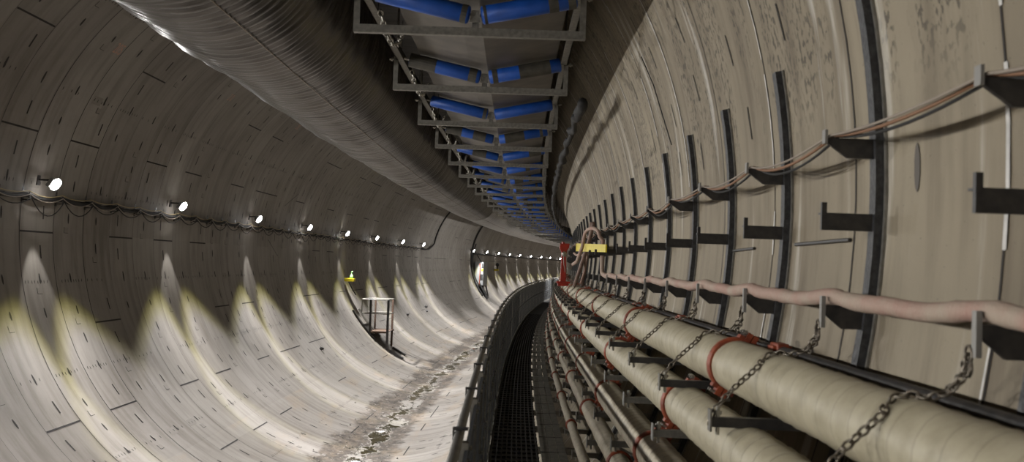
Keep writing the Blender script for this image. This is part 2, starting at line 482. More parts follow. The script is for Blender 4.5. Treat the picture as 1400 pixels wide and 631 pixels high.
# ------------------------------------------------------------------ ventilation duct
def make_duct():
    u0, h0, R0 = -2.68, 2.83, .98
    t = thing('ventilation_duct', 'huge grey ribbed ventilation duct hanging under the tunnel roof', 'duct', -10, u0, h0-R0)
    mb = MB(); n = 56; s = -12.0; vs = []; uvs = []; fs = []; cnt = 0
    while s < 168:
        ph = (s/.135) % 1.0
        env = .032*abs(math.sin(PI*ph))**.6
        big = .012*math.sin(s*2.1)+.010*math.sin(s*.83+1)
        for k in range(n+1):
            q = 2*PI*k/n
            wr = .010*math.sin(q*3+s*3.1)*math.sin(s*5.3+q)+.006*math.sin(q*7+s*9.0)
            r = R0-.03+env+big*.6+wr
            vs.append(P(s, u0+r*math.cos(q), h0+r*math.sin(q))); uvs.append((s, q*R0))
        cnt += 1
        s += .0338 if s < 42 else (.0675 if s < 80 else .27)
    for i in range(cnt-1):
        for k in range(n):
            a = i*(n+1)+k; fs.append((a, a+1, a+n+2, a+n+1))
    mb.add(vs, fs, 0, uvs)
    mb.build('duct_shell', DUCT, t, smooth=True)
    # longitudinal lacing line under the shell
    pts = []; s = 4.0; q = math.radians(-66)
    mb = MB()
    while s < 100: pts.append(P(s, u0+(R0+.012)*math.cos(q), h0+(R0+.012)*math.sin(q))); s += .5
    mb.tube(pts, .006, 5); mb.build('lacing_line', CABG, t)
    # hanger wire above
    mb = MB()
    for sg in (-1, 1):
        mb.tube([P(s_, u0+sg*.35, h0+.93) for s_ in range(-12, 160, 2)], .01, 5)
    k = -11.0
    while k < 120:
        for sg in (-1, 1):
            uw = u0+sg*.35; mb.tube([P(k, uw, h0+.9), P(k, uw, ZC+math.sqrt(RT**2-(uw-UC)**2)+.01)], .006, 4)
        k += 3.0
    mb.build('suspension_wire', GALVD, t)
make_duct()

# ------------------------------------------------------------------ overhead conveyor
def conveyor():
    mb = MB(); vs = []; fs = []; n = 8; cnt = 0; s = -8.0
    def bh(u): return 2.115+abs(u+.30)*.212
    while s < 150:
        us = [-1.02+(1.50)*k/n for k in range(n+1)]
        sag = .012*math.sin(s*PI/2.65)**2
        for u in us: vs.append(P(s, u, bh(u)-sag+.012))
        for u in reversed(us): vs.append(P(s, u, bh(u)-sag+.030))
        cnt += 1; s += .66
    m = 2*(n+1)
    for i in range(cnt-1):
        for k in range(m):
            fs.append((i*m+k, i*m+(k+1) % m, (i+1)*m+(k+1) % m, (i+1)*m+k))
    mb.add(vs, fs); b = mb.build('conveyor_belt', BELT)
    tag(b, 'long grey rubber conveyor belt running overhead on blue rollers', 'conveyor belt')
    for u, side, lab in ((-1.27, 1, 'left'), (.60, -1, 'right')):
        mb = MB()
        mb.cbox(-8, 150, u, u+side*.075, 2.20, 2.212, 120)
        mb.cbox(-8, 150, u, u+side*.012, 2.20, 2.30, 120)
        t = mb.build('conveyor_stringer', GALVD)
        tag(t, 'long galvanised steel angle carrying the conveyor frames, on their %s side' % lab, 'steel angle', 'conveyor stringers')
conveyor()
def make_idler(i, s, u0=-1.30, u1=.61, hb=1.87):
    t = thing('idler_frame', 'galvanised conveyor idler frame with blue rollers overhead, %s from the nearest in view' % nth(max(1, i-2+0)) if i >= 3 else 'galvanised conveyor idler frame above the photographer, %s in front' % nth(i), 'conveyor frame', s, (u0+u1)/2, hb, 'idler frames under the conveyor')
    M_ = frame_at(s, 0, 0)
    mb = MB()
    mb.box(M_, u0, u1, -.03, .03, hb-.0, hb+.008); mb.box(M_, u0, u1, -.034, -.026, hb, hb+.065)
    mb.build('crossbar', GALV, t)
    for u, sd in ((u0, 1), (u1, -1)):
        mb = MB(); mb.box(M_, u, u+sd*.05, -.03, -.022, hb+.066, hb+.42); mb.box(M_, u, u+sd*.008, -.021, .03, hb+.066, hb+.42)
        mb.build('hanger', GALV, t)
        mb = MB(); mb.tube([M_ @ Vector((u-sd*.05, 0, hb+.34)), M_ @ Vector((u+sd*.10, 0, hb+.34))], .012, 6)
        mb.tube([M_ @ Vector((u-sd*.03, 0, hb+.34)), M_ @ Vector((u-sd*.015, 0, hb+.34))], .022, 6)
        mb.build('bolt', BOLT, t)
        uw = u+sd*.03; top = ZC+math.sqrt(RT**2-(uw-UC)**2)
        mb = MB(); mb.tube([M_ @ Vector((uw, .0, hb+.42)), M_ @ Vector((uw, 0, top+.01))], .012, 6); mb.build('hanger_rod', GALVD, t)
    # rollers
    ctr = Vector((-.30, -.02, 2.03))
    R_ = random.Random(i*3+1)
    for side, ue, he in ((-1, -1.13, 2.205), (1, .53, 2.205)):
        a = ctr+Vector((side*.045, 0, .01)); b = Vector((ue, -.02, he)); L = (b-a).length; d = (b-a)/L
        z = d; x = z.orthogonal().normalized(); y = z.cross(x)
        mm = M_ @ Matrix.Translation(a) @ Matrix((x, y, z)).transposed().to_4x4()
        mb = MB(); r = .076
        mb.lathe(mm, [(r*.35, 0), (r*.8, .004), (r, .016), (r, L-.016), (r*.8, L-.004), (r*.35, L)], 18)
        ro = mb.build('roller', BLUE, t, smooth=True)
        ro.data.polygons.foreach_set('use_smooth', [len(p.vertices) == 4 for p in ro.data.polygons])
        # grimy worn bands
        plan = {3: [[(.03, .09)], [(.03, .06), (.70, .80), (.90, .98)]], 4: [[(.05, .16), (.62, .99)], [(.05, .12), (.42, .85)]],
                5: [[(.02, .08)], []], 6: [[(.16, .42), (.66, .99)], [(.12, .52), (.84, .9)]]}
        bands = plan[i][0 if side < 0 else 1] if i in plan else [(q, min(.98, q+R_.uniform(.04, .3))) for q in (R_.uniform(.03, .3), R_.uniform(.5, .85)) if R_.random() < .7]
        if bands:
            for p, q in bands:
                mb = MB(); mb.lathe(mm, [(r+.0015, L*p), (r+.002, L*p+.002), (r+.002, L*q-.002), (r+.0015, L*q)], 18)
                mb.build('worn_band', ROLD, ro, smooth=False)
        mb = MB(); mb.tube([mm @ Vector((0, 0, -.03)), mm @ Vector((0, 0, L+.06))], .013, 6); mb.build('axle', BOLT, t)
    mb = MB()
    mb.prism(M_, [(-.33, hb+.066), (-.27, hb+.066), (-.275, 2.075), (-.325, 2.075)], .02, .032)
    mb.prism(M_, [(-.345, 1.975), (-.255, 1.975), (-.27, 2.075), (-.33, 2.075)], -.05, -.04)
    mb.build('centre_bracket', GALV, t)
    return t
FR = [8.0+2.65*(k-3) for k in range(1, 50)]
for k, s in enumerate(FR):
    make_idler(k+1, s)

# looped chains and cable clutter hanging along the belt edges
def chain_mesh(mb, pts, link=.045, r=.0045, detail=8):
    # pts: polyline in world space; elongated links, each turned a quarter against the last
    segs = [(pts[i+1]-pts[i]).length for i in range(len(pts)-1)]; tot = sum(segs); n = max(1, int(tot/(link*.78)))
    def at(d):
        for i, L in enumerate(segs):
            if d <= L or i == len(segs)-1: return pts[i].lerp(pts[i+1], min(1, d/L if L else 0)), (pts[i+1]-pts[i]).normalized()
            d -= L
    for k in range(n):
        c, d = at((k+.5)*tot/n)
        a = d.orthogonal().normalized(); b = d.cross(a)
        ang = k*PI/2+.4; e = a*math.cos(ang)+b*math.sin(ang)
        loop = []
        for j in range(detail):
            q = 2*PI*j/detail; loop.append(c+d*math.cos(q)*link*.5+e*math.sin(q)*link*.33)
        mb.tube(loop, r, 5, closed=True)
for k, s in enumerate(FR[2:11]):
    mb = MB(); q = s+.55
    p0 = P(q, -1.17, 2.2); p1 = P(q+.35, -1.09, 1.98); p2 = P(q+.8, -1.05, 2.2)
    chain_mesh(mb, [p0, p0.lerp(p1, .5)+Vector((0, 0, -.05)), p1, p1.lerp(p2, .5)+Vector((0, 0, -.05)), p2], .07, .008, 7)
    tag(mb.build('hanging_chain', BOLT, smooth=True), 'looped steel chain hanging at the belt edge behind the %s idler frame' % nth(k+1), 'chain', 'chains along the conveyor belt')
mb = MB(); R_ = random.Random(5); pts = []; rad = []; s = 12.0
while s < 120:
    pts.append(P(s, .86+R_.uniform(-.02, .02), 2.02+R_.uniform(-.03, .03)-.05*math.sin(s*2.37)**2)); rad.append(.035+R_.uniform(0, .035)); s += .22
mb.tube(pts, rad, 8)
tag(mb.build('cable_bundle', CABB, smooth=True), 'lumpy black cable bundle running beside the right side of the conveyor', 'cables')
# ------------------------------------------------------------------ right side racks
RIB = [1.380*k+.085 for k in range(0, 62)]
PIPE = {'upper': (1.25, -.484, .129), 'second': (1.10, -.778, .119), 'third': (.97, -1.108, .104), 'fourth': (.88, -1.38, .073), 'lowest': (.80, -1.774, .046)}
def make_rack(s, detail=True, top_h=1.17):
    t = thing('pipe_rack', 'x', 'rack', s, wall_u(-1.6, 1), -1.6)
    M_ = frame_at(s, 0, 0)
    mb = MB(); vs = []; fs = []; hs = [top_h-(top_h+1.90)*i/22 for i in range(23)]
    for h in hs:
        uw = wall_u(h, 1)
        a = math.atan2(h-ZC, uw-UC); nx, nz = -math.cos(a), -math.sin(a)
        for d, y in ((.0, -.035), (.0, .035), (.045, .035), (.045, -.035)):
            vs.append(M_ @ Vector((uw+nx*(d+.002), y, h+nz*(d+.002))))
    for i in range(22):
        for k in range(4): fs.append((4*i+k, 4*i+(k+1) % 4, 4*i+4+(k+1) % 4, 4*i+4+k))
    fs += [(3, 2, 1, 0), (88, 89, 90, 91)]; mb.add(vs, fs)
    mb.build('wall_channel', BLACKS, t)
    # bright flange edge facing along the tunnel
    mb = MB(); vs = []; fs = []
    for h in hs:
        uw = wall_u(h, 1); a = math.atan2(h-ZC, uw-UC); nx, nz = -math.cos(a), -math.sin(a)
        for d, y in ((.002, -.0365), (.002, -.055), (.012, -.055), (.012, -.0365)): vs.append(M_ @ Vector((uw+nx*d, y, h+nz*d)))
    for i in range(22):
        for k in range(4): fs.append((4*i+k, 4*i+(k+1) % 4, 4*i+4+(k+1) % 4, 4*i+4+k))
    mb.add(vs, fs); mb.build('flange', GALV, t)
    def arm(name, tip, h, wallh, th_tip, th_root, up=0, mats=BLACKA, gus=True, w=.02):
        uw = wall_u(wallh, 1)-.045
        mb = MB()
        if gus: poly = [(tip, h), (uw, h), (uw, h-th_root), (tip+(uw-tip)*.45, h-th_root), (tip, h-th_tip)]
        else: poly = [(tip, h), (uw, h), (uw, h-th_tip), (tip, h-th_tip)]
        mb.prism(M_, poly, -w/2, w/2)
        mb.prism(M_, [(tip, h), (uw, h), (uw, h-.008), (tip, h-.008)], w/2, w/2+.03)
        if up: mb.prism(M_, [(tip, h+up), (tip+.022, h+up), (tip+.022, h), (tip, h)], -w/2, w/2)
        mb.build(name, mats, t)
    arm('cable_arm', 1.40, .60, .57, .02, .085)
    mb = MB(); mb.box(M_, 1.388, 1.40, -.02, .02, .575, .635); mb.build('arm_end_plate', TIPM, t)
    arm('spare_arm', 1.385, .275, .23, .075, .075, up=.045, gus=False)
    arm('hose_arm', 1.41, -.125, -.17, .04, .10)
    mb = MB(); mb.box(M_, 1.392, 1.41, -.014, .014, -.222, -.085); mb.build('arm_end_plate', TIPM, t)
    # carrying arms under the pipes
    for nm, tip in (('upper', .93), ('second', .90), ('third', .82), ('fourth', .765), ('lowest', .735)):
        u, h, r = PIPE[nm]; hh = h-r-.008
        mb = MB(); uw = wall_u(hh, 1)-.03
        mb.prism(M_, [(tip, hh), (uw, hh), (uw, hh-.05), (tip, hh-.04)], -.02, .02)
        ao = mb.build('pipe_arm', BLACKA if nm == 'upper' else GALVD, t)
        mb = MB(); mb.box(M_, tip-.008, tip, -.028, .028, hh-.06, hh+(.035 if r > .05 else .02)); mb.build('tip_plate', TIPM if nm != 'upper' else GALV, ao)
        if detail:
            mb = MB(); mb.tube([M_ @ Vector((tip+.03, 0, hh-.075)), M_ @ Vector((tip+.03, 0, hh+.045))], .009, 6)
            mb.tube([M_ @ Vector((tip+.03, 0, hh+.012)), M_ @ Vector((tip+.03, 0, hh+.028))], .017, 6); mb.build('bolt', BOLT, ao)
    return t
tall = make_rack(RIB[2], top_h=1.75); proto = make_rack(RIB[4])
def rack_label(o, k):
    o['label'] = 'black wall channel with bracket arms on the right wall, %s from the nearest end' % nth(k+1)
    o['category'] = 'bracket rack'; o['group'] = 'pipe racks on the right wall'
rack_label(tall, 0); rack_label(place_copy(tall, RIB[3], wall_u(-1.6, 1), -1.6), 1); rack_label(proto, 2)
for k, s in enumerate(RIB[5:52]):
    rack_label(place_copy(proto, s, wall_u(-1.6, 1), -1.6), k+3)
rack_label(place_copy(proto, RIB[1], wall_u(-1.6, 1), -1.6), 50)

# ------------------------------------------------------------------ wrapped pipes
def wrap_mat(name, col, col2, pitch, strength):
    m = bpy.data.materials.new(name); m.use_nodes = True; g = NT(m); b = g.N['Principled BSDF']
    uv = g.node('ShaderNodeUVMap'); uv.uv_map = 'UVMap'
    sp = g.node('ShaderNodeSeparateXYZ'); g.L.new(uv.outputs[0], sp.inputs[0])
    wob = g.noise(g.comb(g.math('MULTIPLY', sp.outputs[0], 1.6), g.math('MULTIPLY', sp.outputs[1], 2.0)), 1.0, 3)
    ph = g.math('FRACT', g.math('ADD', g.math('DIVIDE', sp.outputs[0], pitch), g.math('ADD', sp.outputs[1], g.math('MULTIPLY', wob, .35))))
    line = g.math('MULTIPLY', g.ramp(ph, .0, .10, 1, 0), strength)
    n = g.noise(g.comb(g.math('MULTIPLY', sp.outputs[0], 7.0), g.math('MULTIPLY', sp.outputs[1], 6.0)), 1.0, 5, .6)
    c = g.mix(g.ramp(n, .35, .7), col, col2)
    c = g.mix(line, c, tuple(x*.42 for x in col2))
    g.L.new(c, b.inputs['Base Color']); b.inputs['Roughness'].default_value = .5
    bp = g.node('ShaderNodeBump'); bp.inputs['Strength'].default_value = .9; bp.inputs['Distance'].default_value = .006
    g.L.new(g.math('ADD', ph, g.math('MULTIPLY', n, .8)), bp.inputs['Height']); g.L.new(bp.outputs[0], b.inputs['Normal'])
    return m
def wrapped(nm, label, material, s0=-2.0, s1=95.0, pitch=.16, ridge=.006, cpl0=5.1, cstep=3.7, fuzz=.002):
    u, h, r = PIPE[nm]
    t = thing('wrapped_pipe', label, 'pipe', s0, u, h-r, 'wrapped pipes along the walkway')
    mb = MB(); n = 28 if r > .08 else 16; vs = []; fs = []; uvs = []; cnt = 0; s = s0
    material = wrap_mat(label, *material, pitch, .75 if ridge > .005 else .4)
    R_ = random.Random(int(u*100))
    while s < s1:
        for k in range(n):
            q = 2*PI*k/n
            ph = (s+pitch*k/n+.02*math.sin(s*1.7)) / pitch % 1.0
            rr_ = r+ridge*(ph**3)+fuzz*math.sin(q*2+s*4.3)*math.sin(s*2.2)+fuzz*.5*math.sin(q*5+s*11)
            vs.append(P(s, u+rr_*math.cos(q), h+rr_*math.sin(q))); uvs.append((s, k/n))
        cnt += 1; s += pitch/7 if s < 16 else (pitch/2.5 if s < 40 else .5)
    for i in range(cnt-1):
        for k in range(n): fs.append((i*n+k, i*n+(k+1) % n, (i+1)*n+(k+1) % n, (i+1)*n+k))
    mb.add(vs, fs, 0, uvs)
    mb.uv = [[(a, 1.0) if (b == 0.0 and max(q[1] for q in f) > .9) else (a, b) for a, b in f] for f in mb.uv]
    mb.add(vs[:n], [tuple(range(n))]); mb.add(vs[-n:], [tuple(range(n))[::-1]])
    mb.build('pipe_wrap', material, t, smooth=True)
    s = cpl0; k = 0
    while s < 80:
        M_ = frame_at(s, u, h); A = M_ @ Matrix.Rotation(-PI/2, 4, 'X')
        w = .022+.004*(r > .1)
        mb = MB(); mb.lathe(A, [(r-.01, -w), (r+.012, -w), (r+.020, -w*.6), (r+.020, w*.6), (r+.012, w), (r-.01, w)], 28)
        if r > .1:
            for ang in (math.radians(62), math.radians(242)):
                c, sn = math.cos(ang), math.sin(ang)
                X = Matrix(((c, 0, -sn, 0), (0, 1, 0, 0), (sn, 0, c, 0), (0, 0, 0, 1)))
                mb.box(M_ @ X, r+.005, r+.055, -.04, .04, -.030, -.003); mb.box(M_ @ X, r+.005, r+.055, -.04, .04, .003, .030)
                mb.box(M_ @ X, r+.005, r+.025, -.03, .03, -.06, .06)
        co = mb.build('coupling', RED, t)
        if s < 26:
            for ang in (math.radians(62), math.radians(242)):
                mb = MB(); c, sn = math.cos(ang), math.sin(ang)
                X = Matrix(((c, 0, -sn, 0), (0, 1, 0, 0), (sn, 0, c, 0), (0, 0, 0, 1)))
                bx_ = r+.045 if r > .1 else r+.026
                for yy in (-.022, .022) if r > .1 else (0,):
                    mb.tube([M_ @ X @ Vector((bx_, yy, -.06)), M_ @ X @ Vector((bx_, yy, .06))], .008, 6)
                    mb.tube([M_ @ X @ Vector((bx_, yy, .036)), M_ @ X @ Vector((bx_, yy, .05))], .014, 6)
                mb.build('coupling_bolt', BOLT, co)
        s += cstep; k += 1
    return t
wrapped('upper', 'thick cream wrapped pipe, topmost of the pipes beside the walkway', ((.37, .33, .235), (.29, .255, .175)), cpl0=5.15, cstep=3.75, s1=60, ridge=.005)
wrapped('second', 'thick cream wrapped pipe just below the topmost pipe', ((.37, .33, .235), (.29, .255, .175)), cpl0=5.75, cstep=3.45)
wrapped('third', 'thick ridged beige wrapped pipe in the middle of the five', ((.44, .39, .30), (.33, .285, .21)), ridge=.009, pitch=.12, cpl0=6.05, cstep=2.72)
wrapped('fourth', 'slimmer beige wrapped pipe, second lowest of the five', ((.44, .39, .30), (.33, .285, .21)), ridge=.006, pitch=.10, cpl0=7.0, cstep=2.7)
wrapped('lowest', 'thin beige wrapped pipe, lowest and nearest the walkway planks', ((.44, .39, .30), (.33, .285, .21)), ridge=.004, pitch=.09, cpl0=8.6, cstep=2.5)
# dark pipe between the topmost wrapped pipe and the wall
t = thing('black_pipe', 'slim black pipe behind the topmost cream pipe, against the right wall', 'pipe', 0, 1.42, -.40)
mb = MB(); mb.tube([P(-2+.5*i, 1.425, -.385) for i in range(125)], .027, 12); mb.build('pipe_run', BLACKA, t, smooth=True)
s = 4.95; 
while s < 40:
    mb = MB(); M_ = frame_at(s, 1.425, -.385)
    mb.box(M_, -.05, .05, -.045, .045, -.035, .028); mb.box(M_, -.03, .03, -.07, .07, -.02, .04)
    mb.build('coupling', RED, t, bevel=.006); s += 2.76
# chains strapping the upper pipe
for k in range(2, 20):
    s = RIB[k]+.03; u, h, r = PIPE['upper']; r2 = r+.012
    eye = P(s, 1.392, -.215)
    pts = [eye, P(s-.01, 1.38, -.27)]
    pts.append(P(s-.01, 1.335, -.325))
    for q in range(78, 142, 9):
        a = math.radians(q); pts.append(P(s+.05*math.sin((q-78)/60*PI), u+r2*math.cos(a), h+r2*math.sin(a)))
    pts += [P(s-.005, 1.03, -.50), P(s-.01, .945, -.60), P(s-.012, .93, -.66)]
    mb = MB(); lk = .040 if k < 12 else .05
    chain_mesh(mb, pts, lk, .0045, 8 if k < 8 else 6)
    chain_mesh(mb, [eye, P(s+.08, 1.41, -.29), P(s+.16, 1.405, -.345)], lk, .0045, 8 if k < 8 else 6)
    for z in (0, .04):                                   # shackle rings at the hook
        mb.tube([eye+Vector((.0, .022*math.cos(2*PI*j/10), -z+.026*math.sin(2*PI*j/10))) for j in range(10)], .005, 5, closed=True)
    tag(mb.build('securing_chain', CHAIN, smooth=True), 'steel chain looped over the topmost cream pipe, %s from the nearest' % nth(k-1), 'chain', 'chains over the topmost pipe')

# ------------------------------------------------------------------ hose, cables on the arms
mb = MB(); pts = []; rad = []; s = 0.3; R_ = random.Random(3)
while s < 15.3:
    ph = ((s-RIB[0])/1.38) % 1.0
    pts.append(P(s, 1.455+.012*math.sin(s*2.1), -.088-.022*math.sin(PI*ph)+.004*math.sin(s*9))); rad.append(.034+R_.uniform(-.002, .0035)); s += .07
for a in range(0, 91, 15):
    q = math.radians(a); pts.append(P(15.3+.15*math.sin(q), 1.455, -.088+.15*(1-math.cos(q)))); rad.append(.034)
for h in (.12, .2, .28, .36, .44): pts.append(P(15.45, 1.455, h)); rad.append(.034)
for a in range(0, 181, 20):
    q = math.radians(a); pts.append(P(15.45+.35*(1-math.cos(q))/2*2, 1.40-.10*(1-math.cos(q)), .50+.14*math.sin(q))); rad.append(.03)
pts += [P(16.2, 1.18, .35), P(16.6, 1.12, .1), P(17.2, 1.08, .05)]; rad += [.03]*3
mb.tube(pts, rad, 12)
tag(mb.build('fire_hose', PINK, smooth=True), 'dusty pink hose lying along the lower bracket arms of the right wall', 'hose')
for j, (mt, du, dz, sag, rr_, lab) in enumerate(((CABO, .035, .012, .060, .008, 'orange brown'), (CABG, .015, .012, .045, .006, 'beige grey'), (CABB, .055, .010, .078, .007, 'black'))):
    mb = MB(); pts = []; s = RIB[0]
    while s < 70:
        ph = ((s-RIB[0])/1.38) % 1.0
        w = 4*ph*(1-ph)
        pts.append(P(s, 1.40+du-.02*w, .60+dz-sag*w*(1+.3*math.sin(int((s-RIB[0])/1.38)*2.3)))); s += .115 if s < 25 else .23
    mb.tube(pts, rr_, 6)
    tag(mb.build('power_cable', mt, smooth=True), 'thin %s cable draped over the upper bracket arms of the right wall' % lab, 'cable', 'cables on the upper arms')
mb = MB(); mb.tube([P(4.58, wall_u(.17, 1)-.012, .175), P(5.44, wall_u(.17, 1)-.012, .17)], .010, 6)
tag(mb.build('steel_rod', BLACKA), 'short thin black rod fixed flat on the right wall between two racks', 'rod')
mb = MB(); mb.tube([P(6.35, wall_u(.16, 1)-.012, .165), P(7.1, wall_u(.16, 1)-.012, .155)], .009, 6)
tag(mb.build('steel_rod', BLACKA), 'second short black rod on the right wall, one rack beyond the first rod', 'rod')
mb = MB(); mb.tube([P(9.6, wall_u(2.1, 1)-.02, 2.1), P(9.45, wall_u(1.8, 1)-.03, 1.8), P(9.3, wall_u(1.2, 1)-.02, 1.2)], .006, 5)
tag(mb.build('dangling_wire', CABB), 'thin dark wire hanging on the upper right wall below the conveyor shadow', 'wire')

# ------------------------------------------------------------------ red valve stand with yellow arm
t = thing('valve_stand', 'red steel stand at the far end of the pipes, with a bracket head', 'valve stand', 18.4, 1.10, -.36)
M_ = frame_at(18.4, .96, 0)
mb = MB()
mb.prism(M_, [(-.055, -.27), (.05, -.27), (.05, .30), (.09, .36), (.10, .42), (-.06, .42), (-.085, .40), (-.085, .34), (-.05, .28)], -.05, .05)
mb.build('column', REDB, t, bevel=.006)
mb = MB(); mb.box(M_, -.085, .10, -.08, .08, .42, .44); mb.tube([M_ @ Vector((-.02, 0, .43)), M_ @ Vector((-.02, 0, .47))], .03, 8); mb.build('head_plate', REDB, t, bevel=.004)
mb = MB(); mb.box(M_, -.12, .13, -.12, .12, -.31, -.27); mb.box(M_, -.10, .10, -.09, .09, -.355, -.31); mb.build('base_plate', REDB, t, bevel=.006)
mb = MB(); mb.lathe(M_ @ Matrix.Translation((.0, -.05, .24)) @ Matrix.Rotation(PI/2, 4, 'X'), [(.035, 0), (.05, .01), (.05, .03), (.03, .04), (.02, .08)], 14); mb.build('valve_body', BOLT, t)
mb = MB()
for a in range(2):
    mb.tube([M_ @ Vector((-.01+.05*a, -.10, .22)), M_ @ Vector((.0+.05*a, -.13, .05)), M_ @ Vector((.02+.06*a, -.12, -.02)), M_ @ Vector((.03+.05*a, -.10, -.1))], .007, 6)
mb.build('small_hose', CABG, t)
t2 = thing('yellow_beam', 'bright yellow flat steel arm reaching from the red stand along the right wall', 'steel arm', 18.3, 1.18, .34)
mb = MB(); vs = []; 
seg = [(18.2, 1.17), (16.5, 1.22), (14.6, 1.30), (13.6, 1.345)]
for s, u in seg:
    for du, dh in ((0, .0165), (.02, .0165), (.02, .0245), (0, .0245)):
        hh = dh*s
        vs.append(P(s, u+du, hh))
fs = []
for i in range(3):
    for k in range(4): fs.append((4*i+k, 4*i+(k+1) % 4, 4*i+4+(k+1) % 4, 4*i+4+k))
fs += [(3, 2, 1, 0), (12, 13, 14, 15)]; mb.add(vs, fs); mb.build('arm', YEL, t2)
mb = MB()
for s, u in ((14.6, 1.29), (15.4, 1.255)): mb.box(frame_at(s, u, 0), -.02, .03, -.02, .02, .20, .28)
mb.build('clip', BLACKA, t2)
mb = MB(); mb.tube([P(18.0, 1.16, -.33), P(17.4, 1.24, .05), P(16.8, 1.33, .48), P(16.4, 1.36, .75)], .035, 10)
tag(mb.build('riser_pipe', HOSE, smooth=True), 'dusky red pipe slanting upward beside the red stand', 'pipe', 'risers by the red stand')
mb = MB(); mb.tube([P(17.9, 1.30, -.33), P(17.7, 1.36, .2), P(17.3, 1.38, .8)], .022, 8)
tag(mb.build('riser_pipe', HOSE, smooth=True), 'thinner brown pipe rising behind the slanting red pipe', 'pipe', 'risers by the red stand')
mb = MB(); R_ = random.Random(8)
pts = [P(18.0, 1.13, .26), P(17.8, 1.17, .22), P(17.6, 1.24, .25), P(17.4, 1.30, .15), P(17.4, 1.30, -.05), P(17.6, 1.25, -.28)]
mb.tube(pts, .02, 8)
tag(mb.build('jumper_hose', PINK, smooth=True), 'short beige hose bent between the red stand and the pipes', 'hose')

# ------------------------------------------------------------------ walkway
DK = -1.95
t = thing('walkway', 'narrow dark mesh walkway with grey planks along its pipe side', 'walkway', 0, .3, DK-.09)
mb = MB(); mb.cbox(-3, 100, -.10, .42, DK-.05, DK-.025, 110); s = -3
for k in range(10):
    u = -.085+k*.053; mb.cbox(-3, 60, u, u+.014, DK-.025, DK, 70)
while s < 40: mb.cbox(s, s+.02, -.085, .42, DK-.025, DK-.008, 1); s += .23
mb.build('mesh_deck', DECK, t)
for k in range(3):
    mb = MB(); u = .445+k*.092; mb.cbox(-3, 95, u, u+.078, DK-.025, DK+.008+.002*k, 110); mb.build('plank', PLANK, t)
s = 1.3
for k in range(60):
    mb = MB(); mb.cbox(s, s+.012, .44, .712, DK+.008, DK+.014, 1); mb.build('plank_batten', DECK, t); s += .9
mb = MB(); mb.cbox(-3, 100, -.135, -.105, DK-.05, DK+.035, 110); mb.build('kerb', PLANK, t)
s = .085-.25
for k in range(60):
    mb = MB(); mb.cbox(s, s+.06, -.13, .86, DK-.12, DK-.05, 1); mb.build('support_joist', GALVD, t)
    if k < 45:
        for u in (-.12, .55):
            mb = MB(); mb.cbox(s, s+.05, u, u+.05, ZC-math.sqrt(RT**2-(u-UC)**2), DK-.12, 1); mb.build('support_leg', GALVD, t)
    s += 1.38
# guard rail: one handrail tube, a panel and a post for each bay
mb = MB(); mb.tube([P(.5+.5*i, -.15, -.74) for i in range(170)], .022, 12)
tag(mb.build('handrail', RAILM, smooth=True), 'grey tubular handrail along the left edge of the walkway', 'handrail')
def make_bay(s, gap, near):
    t = thing('railing_panel', 'x', 'railing', s, -.14, DK)
    mb = MB(); y = .03
    while y < 1.38-gap:
        mb.cbox(s+y, s+y+.005, -.124, -.121, DK+.045, -.80, 1); y += .0125
    for k in range(9): mb.cbox(s+.03, s+1.38-gap, -.119, -.116, DK+.14+k*.11, DK+.146+k*.11, 1)
    mb.build('infill_panel', PANEL, t)
    for h in (DK+.07, -1.36, -.815):
        mb = MB(); mb.cbox(s+.02, s+1.38-gap, -.119, -.107, h-.015, h+.015, 2); mb.build('frame_rail', PANEL, t)
    M_ = frame_at(s, 0, 0)
    mb = MB(); mb.box(M_, -.148, -.108, -.018, .018, DK, -.764); mb.build('post', GALVD, t)
    mb = MB(); mb.box(M_, -.178, -.11, -.02, .02, -.716, -.706); mb.box(M_, -.178, -.170, -.02, .02, -.775, -.716); mb.build('clamp', BLACKA, t)
    if near:
        for h in (DK+.07, -1.36, -.815):
            for y in (.12, .69, 1.2):
                mb = MB(); mb.tube([P(s+y, -.107, h), P(s+y, -.094, h)], .011, 6); mb.build('bolt', BOLT, t)
    return t
bayn = make_bay(RIB[2]+.02, .015, True); bay = make_bay(RIB[2]+.02, .015, False); bayg = make_bay(RIB[2]+.02, .06, False)
def bay_label(o, k):
    o['label'] = 'dark railing panel with its post on the walkway edge, %s from the nearest' % nth(k); o['category'] = 'railing'; o['group'] = 'railing panels along the walkway'
kk = 0
for s in [RIB[j]+.02 for j in range(0, 58)]:
    src = bayg if (s > 30 or abs(s-23.4) < .7) else (bayn if s < 20 else bay)
    o = place_copy(src, s, -.14, DK); kk += 1; bay_label(o, kk)
for src in (bayn, bay, bayg):
    for ch in list(src.children): bpy.data.objects.remove(ch)
    bpy.data.objects.remove(src)

